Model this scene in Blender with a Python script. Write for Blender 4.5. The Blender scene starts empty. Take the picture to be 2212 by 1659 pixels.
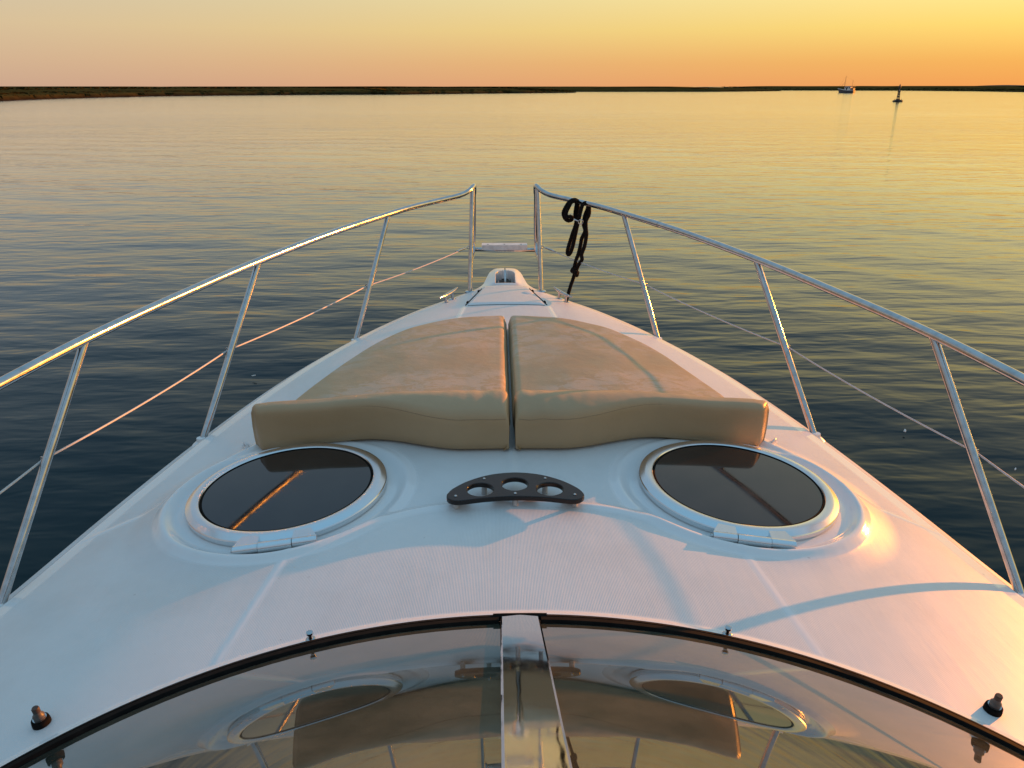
import bpy, bmesh, math, random
import numpy as np
from mathutils import Vector, Matrix, noise as mnoise

R_ = math.radians
sc = bpy.context.scene
col = sc.collection

# ------------------------------------------------------------------ camera
Z0 = 2.85                                   # eye height above the water
cam_d = bpy.data.cameras.new('camera')
cam = bpy.data.objects.new('camera', cam_d)
col.objects.link(cam)
cam.location = (-0.04, 0.0, Z0)
cam.rotation_euler = (R_(90 - 21.15), 0, R_(-1.0))
cam_d.sensor_width = 36.0
cam_d.lens = 36.0 * 1662 / 2212
cam_d.clip_start = 0.05
cam_d.clip_end = 30000
sc.camera = cam

# ------------------------------------------------------------------ sky and sun
SUN_AZ, SUN_EL = R_(57), R_(7.2)            # azimuth to the right of the bow
SUN = Vector((math.sin(SUN_AZ) * math.cos(SUN_EL), math.cos(SUN_AZ) * math.cos(SUN_EL), math.sin(SUN_EL)))
world = bpy.data.worlds.new('World')
sc.world = world
world.use_nodes = True
wt = world.node_tree
wn, wl = wt.nodes, wt.links
bg = wn['Background']
bg.inputs[1].default_value = 0.105
sky = wn.new('ShaderNodeTexSky')
sky.sky_type = 'NISHITA'
sky.sun_disc = False
sky.sun_elevation = SUN_EL
sky.sun_rotation = SUN_AZ
sky.dust_density = 6.0
sky.air_density = 1.5


def wmath(op, a, b=None, clamp=False):
    n = wn.new('ShaderNodeMath')
    n.operation = op
    n.use_clamp = clamp
    for i, v in enumerate((a, b)):
        if v is None:
            continue
        if isinstance(v, (int, float)):
            n.inputs[i].default_value = v
        else:
            wl.new(v, n.inputs[i])
    return n.outputs[0]


def wramp(fac, stops, k):
    n = wn.new('ShaderNodeValToRGB')
    n.color_ramp.interpolation = 'EASE' if k == 'e' else 'LINEAR'
    els = n.color_ramp.elements
    while len(els) < len(stops):
        els.new(0.5)
    for e, (p, c) in zip(els, stops):
        e.position = p
        e.color = (*c, 1)
    wl.new(fac, n.inputs[0])
    return n.outputs[0]


wtc = wn.new('ShaderNodeTexCoord')
wsx = wn.new('ShaderNodeSeparateXYZ')
wl.new(wtc.outputs['Generated'], wsx.inputs[0])
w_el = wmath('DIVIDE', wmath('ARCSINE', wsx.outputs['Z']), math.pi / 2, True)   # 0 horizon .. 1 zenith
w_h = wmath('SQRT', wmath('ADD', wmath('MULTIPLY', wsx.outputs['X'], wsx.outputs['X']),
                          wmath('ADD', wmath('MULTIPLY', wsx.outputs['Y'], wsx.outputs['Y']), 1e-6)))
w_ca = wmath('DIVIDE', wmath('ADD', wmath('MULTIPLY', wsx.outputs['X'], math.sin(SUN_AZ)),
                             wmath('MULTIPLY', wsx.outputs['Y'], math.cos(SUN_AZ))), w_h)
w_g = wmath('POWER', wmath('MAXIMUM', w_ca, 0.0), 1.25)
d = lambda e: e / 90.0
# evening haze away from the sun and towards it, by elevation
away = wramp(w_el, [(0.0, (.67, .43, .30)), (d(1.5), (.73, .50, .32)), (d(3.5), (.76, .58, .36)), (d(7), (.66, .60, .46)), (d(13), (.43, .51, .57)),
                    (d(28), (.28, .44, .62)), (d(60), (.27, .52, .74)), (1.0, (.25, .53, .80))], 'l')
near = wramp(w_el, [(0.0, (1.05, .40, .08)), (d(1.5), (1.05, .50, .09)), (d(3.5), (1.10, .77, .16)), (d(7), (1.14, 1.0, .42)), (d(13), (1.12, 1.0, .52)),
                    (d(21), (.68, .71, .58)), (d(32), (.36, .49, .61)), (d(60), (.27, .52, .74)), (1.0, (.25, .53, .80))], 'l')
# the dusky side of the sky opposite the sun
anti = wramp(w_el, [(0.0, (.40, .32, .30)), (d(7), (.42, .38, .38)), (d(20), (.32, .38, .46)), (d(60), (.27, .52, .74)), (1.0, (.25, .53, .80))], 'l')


def wmixc(fac, a, b):
    n = wn.new('ShaderNodeMix')
    n.data_type = 'RGBA'
    wl.new(fac, n.inputs[0])
    wl.new(a, n.inputs[6])
    wl.new(b, n.inputs[7])
    return n


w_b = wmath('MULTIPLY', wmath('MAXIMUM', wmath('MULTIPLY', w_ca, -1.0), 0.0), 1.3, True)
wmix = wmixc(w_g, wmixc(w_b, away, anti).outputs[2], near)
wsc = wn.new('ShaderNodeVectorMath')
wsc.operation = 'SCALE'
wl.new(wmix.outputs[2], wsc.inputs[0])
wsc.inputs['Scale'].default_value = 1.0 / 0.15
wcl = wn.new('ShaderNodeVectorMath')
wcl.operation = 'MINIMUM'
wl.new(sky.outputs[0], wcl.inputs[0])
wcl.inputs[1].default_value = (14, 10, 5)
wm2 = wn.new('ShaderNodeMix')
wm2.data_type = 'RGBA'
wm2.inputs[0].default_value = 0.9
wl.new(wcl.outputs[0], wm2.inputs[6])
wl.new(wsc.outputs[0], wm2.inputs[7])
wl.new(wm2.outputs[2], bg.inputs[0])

sun_d = bpy.data.lights.new('sun', 'SUN')
sun_d.energy = 5.0
sun_d.angle = R_(0.53)
sun_d.color = (1.0, 0.30, 0.03)
sun = bpy.data.objects.new('sun', sun_d)
col.objects.link(sun)
sun.rotation_euler = (-SUN).to_track_quat('-Z', 'Y').to_euler()
sun.location = (30, 20, 12)

sc.view_settings.view_transform = 'Standard'
sc.view_settings.look = 'None'
sc.view_settings.exposure = 0.515
sc.view_settings.gamma = 1.0
sc.view_settings.use_curve_mapping = False
sc.render.engine = 'CYCLES'
sc.cycles.use_denoising = True
sc.cycles.max_bounces = 8
sc.cycles.sample_clamp_indirect = 6.0

# ------------------------------------------------------------------ materials


class Mat:
    def __init__(s, name, base=(.5, .5, .5), rough=.5, metal=0.0, **kw):
        s.m = bpy.data.materials.new(name)
        s.m.use_nodes = True
        s.t = s.m.node_tree
        s.n, s.l = s.t.nodes, s.t.links
        s.b = s.n['Principled BSDF']
        s.b.inputs['Base Color'].default_value = (*base, 1)
        s.b.inputs['Roughness'].default_value = rough
        s.b.inputs['Metallic'].default_value = metal
        for k, v in kw.items():
            s.b.inputs[k.replace('_', ' ')].default_value = v
        s._c = None

    def coord(s, scale=(1, 1, 1), kind='Object', rot=(0, 0, 0)):
        if s._c is None:
            s._c = s.n.new('ShaderNodeTexCoord')
        mp = s.n.new('ShaderNodeMapping')
        mp.inputs['Scale'].default_value = scale
        mp.inputs['Rotation'].default_value = rot
        s.l.new(s._c.outputs[kind], mp.inputs[0])
        return mp.outputs[0]

    def noise(s, scale, detail=4, rough=.55, vec=None, dist=0.0):
        n = s.n.new('ShaderNodeTexNoise')
        n.inputs['Scale'].default_value = scale
        n.inputs['Detail'].default_value = detail
        n.inputs['Roughness'].default_value = rough
        n.inputs['Distortion'].default_value = dist
        s.l.new(vec if vec is not None else s.coord(), n.inputs['Vector'])
        return n.outputs['Fac']

    def ramp(s, fac, stops):
        n = s.n.new('ShaderNodeValToRGB')
        els = n.color_ramp.elements
        while len(els) < len(stops):
            els.new(.5)
        for e, (p, c) in zip(els, stops):
            e.position = p
            e.color = (*c, 1) if hasattr(c, '__len__') else (c, c, c, 1)
        s.l.new(fac, n.inputs[0])
        return n.outputs[0]

    def math(s, op, a, b, clamp=False):
        n = s.n.new('ShaderNodeMath')
        n.operation = op
        n.use_clamp = clamp
        for i, v in enumerate((a, b)):
            if isinstance(v, (int, float)):
                n.inputs[i].default_value = v
            else:
                s.l.new(v, n.inputs[i])
        return n.outputs[0]

    def mix(s, fac, a, b):
        n = s.n.new('ShaderNodeMix')
        n.data_type = 'RGBA'
        for i, v in ((0, fac), (6, a), (7, b)):
            if isinstance(v, (int, float)):
                n.inputs[i].default_value = v
            elif isinstance(v, tuple):
                n.inputs[i].default_value = (*v, 1)
            else:
                s.l.new(v, n.inputs[i])
        return n.outputs[2]

    def attr(s, name):
        n = s.n.new('ShaderNodeAttribute')
        n.attribute_name = name
        return n.outputs['Fac']

    def set(s, key, out):
        s.l.new(out, s.b.inputs[key])
        return s

    def bump(s, h, strength=.2, dist=.01, after=None):
        n = s.n.new('ShaderNodeBump')
        n.inputs['Strength'].default_value = strength
        n.inputs['Distance'].default_value = dist
        s.l.new(h, n.inputs['Height'])
        if after is not None:
            s.l.new(after, n.inputs['Normal'])
        s.l.new(n.outputs[0], s.b.inputs['Normal'])
        return n.outputs[0]


M = {}
# white gelcoat deck: ribbed non-skid panels between glossy bands (vertex mask)
m = Mat('gelcoat_deck', (.76, .765, .76), .4)
ns = m.attr('nonskid')
dirt = m.noise(2.2, 6, .65)
dirt2 = m.noise(26, 4, .6)
c1 = m.ramp(dirt, [(.28, (.62, .615, .60)), (.5, (.69, .692, .682)), (.66, (.72, .722, .712))])
c2 = m.mix(m.math('MULTIPLY', m.ramp(dirt2, [(.45, 0.0), (.75, 1.0)]), .12), c1, (.62, .61, .58))
c3 = m.mix(ns, (.76, .762, .755), c2)
wear = m.ramp(m.noise(1.0, 8, .72, m.coord((3.5, 1.1, 1)), .6), [(.56, 0.0), (.72, 1.0)])
c3 = m.mix(m.math('MULTIPLY', wear, .30), c3, (.56, .54, .50))
spk = m.ramp(m.noise(55, 1, .5, m.coord((1, 1, 1), rot=(0, 0, .4))), [(.80, 0.0), (.82, 1.0)])
m.set('Base Color', m.mix(m.math('MULTIPLY', spk, .35), c3, (.30, .27, .24)))
m.set('Roughness', m.math('ADD', m.math('MULTIPLY', ns, .30), m.math('MULTIPLY', dirt, .22)))
wv = m.n.new('ShaderNodeTexWave')
wv.wave_type = 'BANDS'
wv.bands_direction = 'X'
wv.inputs['Scale'].default_value = 87.0
m.l.new(m.coord(), wv.inputs['Vector'])
b0 = m.bump(m.math('MULTIPLY', wv.outputs['Fac'], ns), .28, .0008)
b1 = m.bump(m.noise(1.0, 4, .6, m.coord((26, 3.2, 5))), .12, .006, b0)
m.bump(m.noise(5, 3), .06, .02, b1)
M['deck'] = m.m

m = Mat('gelcoat_smooth', (.80, .805, .80), .16)
m.set('Roughness', m.ramp(m.noise(7, 5), [(.3, .10), (.7, .26)]))
m.set('Base Color', m.ramp(m.noise(3, 6), [(.3, (.70, .70, .68)), (.6, (.81, .815, .81))]))
M['gel'] = m.m
m = Mat('white_plastic', (.74, .73, .72), .42)
m.set('Base Color', m.ramp(m.noise(30, 4), [(.35, (.62, .61, .60)), (.6, (.76, .75, .74))]))
M['wplastic'] = m.m
m = Mat('grey_rub_rail', (.60, .60, .60), .45)
m.set('Base Color', m.ramp(m.noise(6, 6), [(.3, (.48, .48, .47)), (.65, (.63, .63, .625))]))
M['rub'] = m.m

m = Mat('stainless_steel', (.72, .71, .69), .14, 1.0)
m.set('Roughness', m.ramp(m.noise(18, 5, .7), [(.3, .06), (.7, .17)]))
m.set('Base Color', m.ramp(m.noise(40, 4), [(.3, (.44, .435, .43)), (.6, (.56, .555, .55))]))
M['steel'] = m.m
m = Mat('polished_steel_trim', (.64, .63, .63), .06, 1.0)
m.set('Roughness', m.ramp(m.noise(14, 6, .7), [(.35, .025), (.75, .10)]))
m.bump(m.noise(7, 2, .4, m.coord((1, 1, 1))), .10, .01)
M['mirror'] = m.m
m = Mat('anodised_aluminium', (.80, .80, .80), .32, 1.0)
m.set('Roughness', m.ramp(m.noise(4, 3, .5), [(.3, .17), (.7, .25)]))
m.set('Base Color', m.ramp(m.noise(11, 6, .65), [(.3, (.72, .72, .725)), (.6, (.75, .75, .755))]))
M['alu'] = m.m
m = Mat('smoked_acrylic', (.008, .008, .010), .035)
m.b.inputs['IOR'].default_value = 1.55
m.set('Base Color', m.ramp(m.noise(5, 6, .7), [(.35, (.007, .007, .009)), (.75, (.024, .022, .021))]))
m.set('Roughness', m.ramp(m.noise(9, 5, .7), [(.4, .03), (.8, .09)]))
M['smoke'] = m.m
m = Mat('tinted_windscreen_glass', (.012, .016, .012), .02)
m.b.inputs['IOR'].default_value = 2.3
dust = m.noise(6, 7, .72, m.coord((1, 1, 1)))
m.set('Base Color', m.ramp(dust, [(.35, (.028, .034, .027)), (.8, (.10, .098, .072))]))
m.set('Roughness', m.ramp(dust, [(.45, .012), (.8, .045)]))
M['glass'] = m.m
m = Mat('black_rubber', (.010, .009, .009), .85, Specular_IOR_Level=.1)
m.set('Base Color', m.ramp(m.noise(30, 5, .7), [(.4, (.005, .0045, .004)), (.8, (.014, .011, .009))]))
M['rubber'] = m.m
m = Mat('grey_plastic', (.16, .14, .12), .45)
m.set('Base Color', m.ramp(m.noise(60, 4), [(.3, (.05, .045, .04)), (.7, (.13, .115, .10))]))
M['gplastic'] = m.m
m = Mat('weathered_brown_cap', (.12, .065, .04), .55)
m.set('Base Color', m.ramp(m.noise(80, 4), [(.3, (.025, .018, .014)), (.7, (.09, .055, .038))]))
M['cap'] = m.m
m = Mat('brown_acrylic', (.016, .009, .006), .10)
m.b.inputs['IOR'].default_value = 1.5
m.set('Roughness', m.ramp(m.noise(12, 5, .7), [(.35, .06), (.75, .28)]))
tr = m.n.new('ShaderNodeBsdfTransparent')
tr.inputs[0].default_value = (.36, .20, .12, 1)
mx = m.n.new('ShaderNodeMixShader')
mx.inputs[0].default_value = .16
m.l.new(m.b.outputs[0], mx.inputs[1])
m.l.new(tr.outputs[0], mx.inputs[2])
m.l.new(mx.outputs[0], m.n['Material Output'].inputs['Surface'])
M['acrylic'] = m.m
m = Mat('clear_spacer', (.5, .48, .45), .25)
m.set('Base Color', m.ramp(m.noise(50, 3), [(.3, (.42, .40, .38)), (.7, (.55, .53, .5))]))
M['spacer'] = m.m

# beige vinyl with dried salt marks
m = Mat('beige_vinyl', (.38, .27, .15), .42)
wide = m.noise(2.6, 6, .62)
base = m.ramp(wide, [(.3, (.40, .265, .138)), (.7, (.465, .31, .165))])
v1 = m.coord((1.3, 2.0, 1.0), rot=(0, 0, .5))
st = m.ramp(m.noise(7.5, 9, .76, v1, .5), [(.49, 0.0), (.525, 1.0)])
st2 = m.ramp(m.noise(1.7, 3, .5), [(.40, 0.0), (.52, 1.0)])
stn = m.math('MULTIPLY', m.math('MULTIPLY', st, st2), m.attr('salt'))
m.set('Base Color', m.mix(m.math('MULTIPLY', stn, .45), base, (.58, .49, .39)))
m.set('Roughness', m.math('ADD', m.math('MULTIPLY', stn, .14), m.ramp(m.noise(12, 5), [(.3, .34), (.7, .48)])))
gr = m.n.new('ShaderNodeTexVoronoi')
gr.inputs['Scale'].default_value = 420
m.l.new(m.coord(), gr.inputs['Vector'])
bb = m.bump(gr.outputs['Distance'], .10, .002)
m.bump(m.noise(4.5, 4, .55), .35, .018, bb)
M['vinyl'] = m.m
m = Mat('vinyl_seam', (.30, .20, .11), .5)
m.set('Base Color', m.ramp(m.noise(90, 3), [(.3, (.26, .17, .085)), (.7, (.34, .23, .12))]))
M['seam'] = m.m
m = Mat('black_rope', (.010, .007, .005), .9, Specular_IOR_Level=.2)
m.set('Base Color', m.ramp(m.noise(120, 4), [(.3, (.004, .003, .003)), (.7, (.011, .007, .005))]))
M['rope'] = m.m
m = Mat('lifeline_cord', (.62, .55, .50), .5)
m.set('Base Color', m.ramp(m.noise(150, 3), [(.3, (.44, .44, .44)), (.7, (.58, .58, .58))]))
M['cord'] = m.m

# water
m = Mat('sea_water', (.004, .016, .018), .03)
m.b.inputs['IOR'].default_value = 1.42
h1 = m.noise(1.0, 2, .45, m.coord((.75, 2.1, 1), rot=(0, 0, R_(4))), .2)
h2 = m.noise(1.0, 2, .5, m.coord((1.7, 4.6, 1), rot=(0, 0, R_(-7))), .25)
h3 = m.noise(1.0, 2, .5, m.coord((5.0, 11.0, 1), rot=(0, 0, R_(10))), .2)
hh = m.math('ADD', m.math('MULTIPLY', h1, .34), m.math('ADD', m.math('MULTIPLY', h2, .15), m.math('MULTIPLY', h3, .010)))
gust = m.ramp(m.noise(1.0, 3, .5, m.coord((.05, .16, 1))), [(.35, .65), (.65, 1.15)])     # wind patches
ln_ = m.n.new('ShaderNodeVectorMath')
ln_.operation = 'LENGTH'
m.l.new(m.coord((.01, .01, .01)), ln_.inputs[0])
far_ = m.ramp(ln_.outputs['Value'], [(.08, 1.0), (.4, 1.0), (1.0, 1.2)])
m.bump(m.math('MULTIPLY', m.math('MULTIPLY', hh, gust), far_), 1.0, .10)
m.set('Base Color', m.ramp(m.noise(.03, 3, .5), [(.35, (.003, .018, .026)), (.7, (.005, .024, .031))]))
m.set('Roughness', m.ramp(ln_.outputs['Value'], [(.06, .02), (.35, .05), (1.0, .10)]))
m.set('IOR', m.math('ADD', 1.0, m.ramp(ln_.outputs['Value'], [(.05, .15), (.12, .28), (.30, .38), (1.0, .38)])))   # reflectivity lowered close by, raised far off, to set the water's brightness
gl_ = m.n.new('ShaderNodeBsdfAnisotropic')
gl_.inputs['Color'].default_value = (1, 1, 1, 1)
gl_.inputs['Roughness'].default_value = .10
m.l.new(m.b.inputs['Normal'].links[0].from_socket, gl_.inputs['Normal'])
mx = m.n.new('ShaderNodeMixShader')       # extra mirror share added with distance to brighten the far water
m.l.new(m.ramp(ln_.outputs['Value'], [(.10, 0.0), (.35, .34), (1.0, .85)]), mx.inputs[0])
m.l.new(m.b.outputs[0], mx.inputs[1])
m.l.new(gl_.outputs[0], mx.inputs[2])
m.l.new(mx.outputs[0], m.n['Material Output'].inputs['Surface'])
M['water'] = m.m

m = Mat('marsh_ground', (.06, .05, .02), 1.0, Specular_IOR_Level=0.0)
pv = m.coord((.06, .06, .06))
pa = m.noise(1.0, 8, .65, pv)
gm = m.ramp(pa, [(.34, (.024, .023, .009)), (.48, (.050, .045, .014)), (.6, (.060, .050, .016)), (.72, (.038, .038, .013))])
mud = m.ramp(m.noise(.5, 6, .6), [(.35, (.014, .011, .007)), (.7, (.038, .026, .013))])
m.set('Base Color', m.mix(m.attr('grass'), mud, gm))
m.bump(m.noise(.9, 6, .7), .6, .2)
M['marsh'] = m.m
m = Mat('marsh_scrub', (.05, .045, .016), 1.0, Specular_IOR_Level=0.0)
m.set('Base Color', m.ramp(m.noise(.08, 5, .6), [(.35, (.020, .018, .007)), (.55, (.042, .035, .012)), (.75, (.055, .036, .014))]))
M['scrub'] = m.m
m = Mat('far_dunes', (.14, .11, .08), 1.0, Specular_IOR_Level=0.0)
m.set('Base Color', m.ramp(m.noise(.02, 5), [(.3, (.10, .085, .07)), (.7, (.18, .14, .10))]))
M['dunes'] = m.m
m = Mat('dark_hull_paint', (.035, .03, .03), .4)
m.set('Base Color', m.ramp(m.noise(1.5, 5), [(.3, (.025, .022, .022)), (.7, (.05, .042, .04))]))
M['hullpaint'] = m.m
m = Mat('white_boat_paint', (.62, .60, .56), .45)
m.set('Base Color', m.ramp(m.noise(2, 5), [(.3, (.5, .48, .45)), (.7, (.68, .66, .62))]))
M['wpaint'] = m.m
m = Mat('varnished_timber', (.22, .11, .05), .4)
m.set('Base Color', m.ramp(m.noise(3, 5, .6, m.coord((1, 1, 6))), [(.3, (.15, .07, .03)), (.7, (.28, .15, .07))]))
M['timber'] = m.m
m = Mat('black_buoy_paint', (.012, .011, .010), .55)
m.set('Base Color', m.ramp(m.noise(4, 5), [(.3, (.009, .008, .008)), (.7, (.028, .022, .018))]))
M['bblack'] = m.m
m = Mat('dark_window', (.01, .012, .014), .05)
m.set('Roughness', m.ramp(m.noise(6, 3), [(.3, .03), (.7, .1)]))
M['dwin'] = m.m
m = Mat('white_feather', (.7, .69, .66), .7)
m.set('Base Color', m.ramp(m.noise(60, 3), [(.3, (.55, .54, .5)), (.7, (.75, .74, .72))]))
M['feather'] = m.m

# ------------------------------------------------------------------ helpers


def tag(o, label=None, cat=None, group=None, kind=None):
    for k, v in (('label', label), ('category', cat), ('group', group), ('kind', kind)):
        if v:
            o[k] = v
    return o


def link(o, parent=None):
    col.objects.link(o)
    if parent is not None:
        o.parent = parent
    return o


def empty(name, loc=(0, 0, 0), parent=None, rot=(0, 0, 0)):
    o = bpy.data.objects.new(name, None)
    o.empty_display_size = .2
    o.location = loc
    o.rotation_euler = rot
    return link(o, parent)


def mesh_obj(name, verts, faces, mat, parent=None, smooth=True, loc=None, rot=None, sharp=None):
    me = bpy.data.meshes.new(name)
    me.from_pydata([tuple(v) for v in verts], [], [tuple(int(i) for i in f) for f in faces])
    me.update()
    me.materials.append(mat)
    if smooth:
        me.shade_smooth()
        if sharp:
            me.set_sharp_from_angle(angle=R_(sharp))
    o = bpy.data.objects.new(name, me)
    if loc is not None:
        o.location = loc
    if rot is not None:
        o.rotation_euler = rot
    return link(o, parent)


def bm_obj(name, bm, mat, parent=None, smooth=True, sharp=35, loc=None, rot=None):
    bmesh.ops.recalc_face_normals(bm, faces=bm.faces[:])
    me = bpy.data.meshes.new(name)
    bm.to_mesh(me)
    bm.free()
    me.materials.append(mat)
    if smooth:
        me.shade_smooth()
        me.set_sharp_from_angle(angle=R_(sharp))
    o = bpy.data.objects.new(name, me)
    if loc is not None:
        o.location = loc
    if rot is not None:
        o.rotation_euler = rot
    return link(o, parent)


class MB:
    """collects geometry for ONE mesh"""

    def __init__(s):
        s.v, s.f = [], []

    def add(s, v, f):
        k = len(s.v)
        s.v += [tuple(p) for p in v]
        s.f += [tuple(i + k for i in q) for q in f]
        return s

    def tube(s, pts, r, seg=12, caps=True):
        pts = [Vector(p) for p in pts]
        n = len(pts)
        rad = r if hasattr(r, '__len__') else [r] * n
        tan = [(pts[min(i + 1, n - 1)] - pts[max(i - 1, 0)]).normalized() for i in range(n)]
        up = Vector((0, 0, 1)) if abs(tan[0].z) < .9 else Vector((1, 0, 0))
        nrm = (up - tan[0] * up.dot(tan[0])).normalized()
        v, f = [], []
        for i in range(n):
            nrm = (nrm - tan[i] * nrm.dot(tan[i])).normalized()
            bn = tan[i].cross(nrm)
            for k in range(seg):
                a = 2 * math.pi * k / seg
                v.append(pts[i] + (nrm * math.cos(a) + bn * math.sin(a)) * rad[i])
        for i in range(n - 1):
            for k in range(seg):
                k2 = (k + 1) % seg
                f.append((i * seg + k, i * seg + k2, (i + 1) * seg + k2, (i + 1) * seg + k))
        if caps:
            f.append(tuple(reversed(range(seg))))
            f.append(tuple(range((n - 1) * seg, n * seg)))
        return s.add(v, f)

    def lathe(s, prof, seg=48, c=(0, 0, 0), closed=False):
        v, f = [], []
        n = len(prof)
        for r, z in prof:
            for k in range(seg):
                a = 2 * math.pi * k / seg
                v.append((c[0] + r * math.cos(a), c[1] + r * math.sin(a), c[2] + z))
        for i in range(n if closed else n - 1):
            j = (i + 1) % n
            for k in range(seg):
                k2 = (k + 1) % seg
                f.append((i * seg + k, i * seg + k2, j * seg + k2, j * seg + k))
        if not closed:
            f.append(tuple(reversed(range(seg))))
            f.append(tuple(range((n - 1) * seg, n * seg)))
        return s.add(v, f)

    def box(s, c, sz, rz=0.0):
        v = []
        for dz in (-1, 1):
            for dx, dy in ((-1, -1), (1, -1), (1, 1), (-1, 1)):
                x, y = dx * sz[0] / 2, dy * sz[1] / 2
                v.append((c[0] + x * math.cos(rz) - y * math.sin(rz), c[1] + x * math.sin(rz) + y * math.cos(rz), c[2] + dz * sz[2] / 2))
        return s.add(v, [(3, 2, 1, 0), (4, 5, 6, 7), (0, 1, 5, 4), (1, 2, 6, 5), (2, 3, 7, 6), (3, 0, 4, 7)])

    def build(s, name, mat, parent=None, smooth=True, sharp=40, bevel=0.0, loc=None, rot=None):
        bm = bmesh.new()
        vs = [bm.verts.new(p) for p in s.v]
        for q in s.f:
            try:
                bm.faces.new([vs[i] for i in q])
            except ValueError:
                pass
        if bevel:
            bmesh.ops.bevel(bm, geom=[e for e in bm.edges if e.calc_face_angle(0) > .6], offset=bevel, segments=2, affect='EDGES', profile=.6)
        return bm_obj(name, bm, mat, parent, smooth, sharp, loc, rot)


def spline(pts, per=8):
    """Catmull-Rom through the points"""
    P = [Vector(p) for p in pts]
    P = [P[0] * 2 - P[1]] + P + [P[-1] * 2 - P[-2]]
    out = []
    for i in range(1, len(P) - 2):
        a, b, c, e = P[i - 1], P[i], P[i + 1], P[i + 2]
        for k in range(per):
            t = k / per
            out.append(.5 * ((2 * b) + (c - a) * t + (2 * a - 5 * b + 4 * c - e) * t * t + (3 * b - a - 3 * c + e) * t ** 3))
    out.append(P[-2].copy())
    return out


def sstep(a, b, x):
    t = np.clip((x - a) / (b - a), 0, 1)
    return t * t * (3 - 2 * t)


def poly_dist(x, y, pts):
    """distance of every (x, y) to a polyline"""
    d2 = np.full(x.shape, 1e9)
    for (x0, y0), (x1, y1) in zip(pts[:-1], pts[1:]):
        dx, dy = x1 - x0, y1 - y0
        t = np.clip(((x - x0) * dx + (y - y0) * dy) / (dx * dx + dy * dy + 1e-12), 0, 1)
        d2 = np.minimum(d2, (x - x0 - t * dx) ** 2 + (y - y0 - t * dy) ** 2)
    return np.sqrt(d2)


# ------------------------------------------------------------------ water: one sheet to the horizon
def build_water():
    rad = np.concatenate([np.geomspace(.4, 3.5, 24)[:-1], np.geomspace(3.5, 90, 420)[:-1], np.geomspace(90, 12000, 130)])
    ang = np.concatenate([np.linspace(-180, -48, 90)[:-1], np.linspace(-48, 48, 620)[:-1], np.linspace(48, 180, 90)[:-1]])
    a = np.radians(ang)
    X = rad[:, None] * np.sin(a)[None, :]
    Y = rad[:, None] * np.cos(a)[None, :]
    rng = np.random.default_rng(4)
    Z = np.zeros_like(X)
    for i in range(34):
        wl_ = np.exp(rng.uniform(np.log(.7), np.log(3.6)))
        th = rng.normal(R_(84), R_(26))
        k = 2 * math.pi / wl_
        amp = .0010 * wl_ ** .6
        fade = 1 - sstep(wl_ * 9, wl_ * 26, np.hypot(X, Y))
        ph = k * (X * math.cos(th) + Y * math.sin(th)) + rng.uniform(0, 6.28)
        Z += amp * fade * np.sin(ph + .45 * np.sin(ph * .37 + i))
    nr, na = X.shape
    V = np.stack([X, Y, Z], -1).reshape(-1, 3)
    i = np.arange(nr - 1)[:, None] * na
    k = np.arange(na)[None, :]
    k2 = (k + 1) % na
    F = np.stack([i + k, i + k2, i + na + k2, i + na + k], -1).reshape(-1, 4)
    me = bpy.data.meshes.new('water')
    me.vertices.add(len(V) + 1)
    V = np.vstack([V, [[0, 0, 0]]])
    me.vertices.foreach_set('co', V.ravel())
    nq = len(F)
    tri = [(int(len(V) - 1), int((q + 1) % na), int(q)) for q in range(na)]
    loops = np.concatenate([F[:, ::-1].ravel(), np.array(tri)[:, ::-1].ravel()])
    me.loops.add(len(loops))
    me.loops.foreach_set('vertex_index', loops.astype(np.int32))
    st_ = np.concatenate([np.arange(nq) * 4, nq * 4 + np.arange(na) * 3])
    me.polygons.add(len(st_))
    me.polygons.foreach_set('loop_start', st_.astype(np.int32))
    me.update(calc_edges=True)
    me.validate()
    me.shade_smooth()
    me.materials.append(M['water'])
    o = link(bpy.data.objects.new('water', me))
    # faces must look up
    if me.polygons[nq // 2].normal.z < 0:
        me.flip_normals()
    tag(o, 'calm rippled sea reflecting the evening sky', 'water', kind='structure')


build_water()

# ------------------------------------------------------------------ salt marsh and far shore


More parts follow.
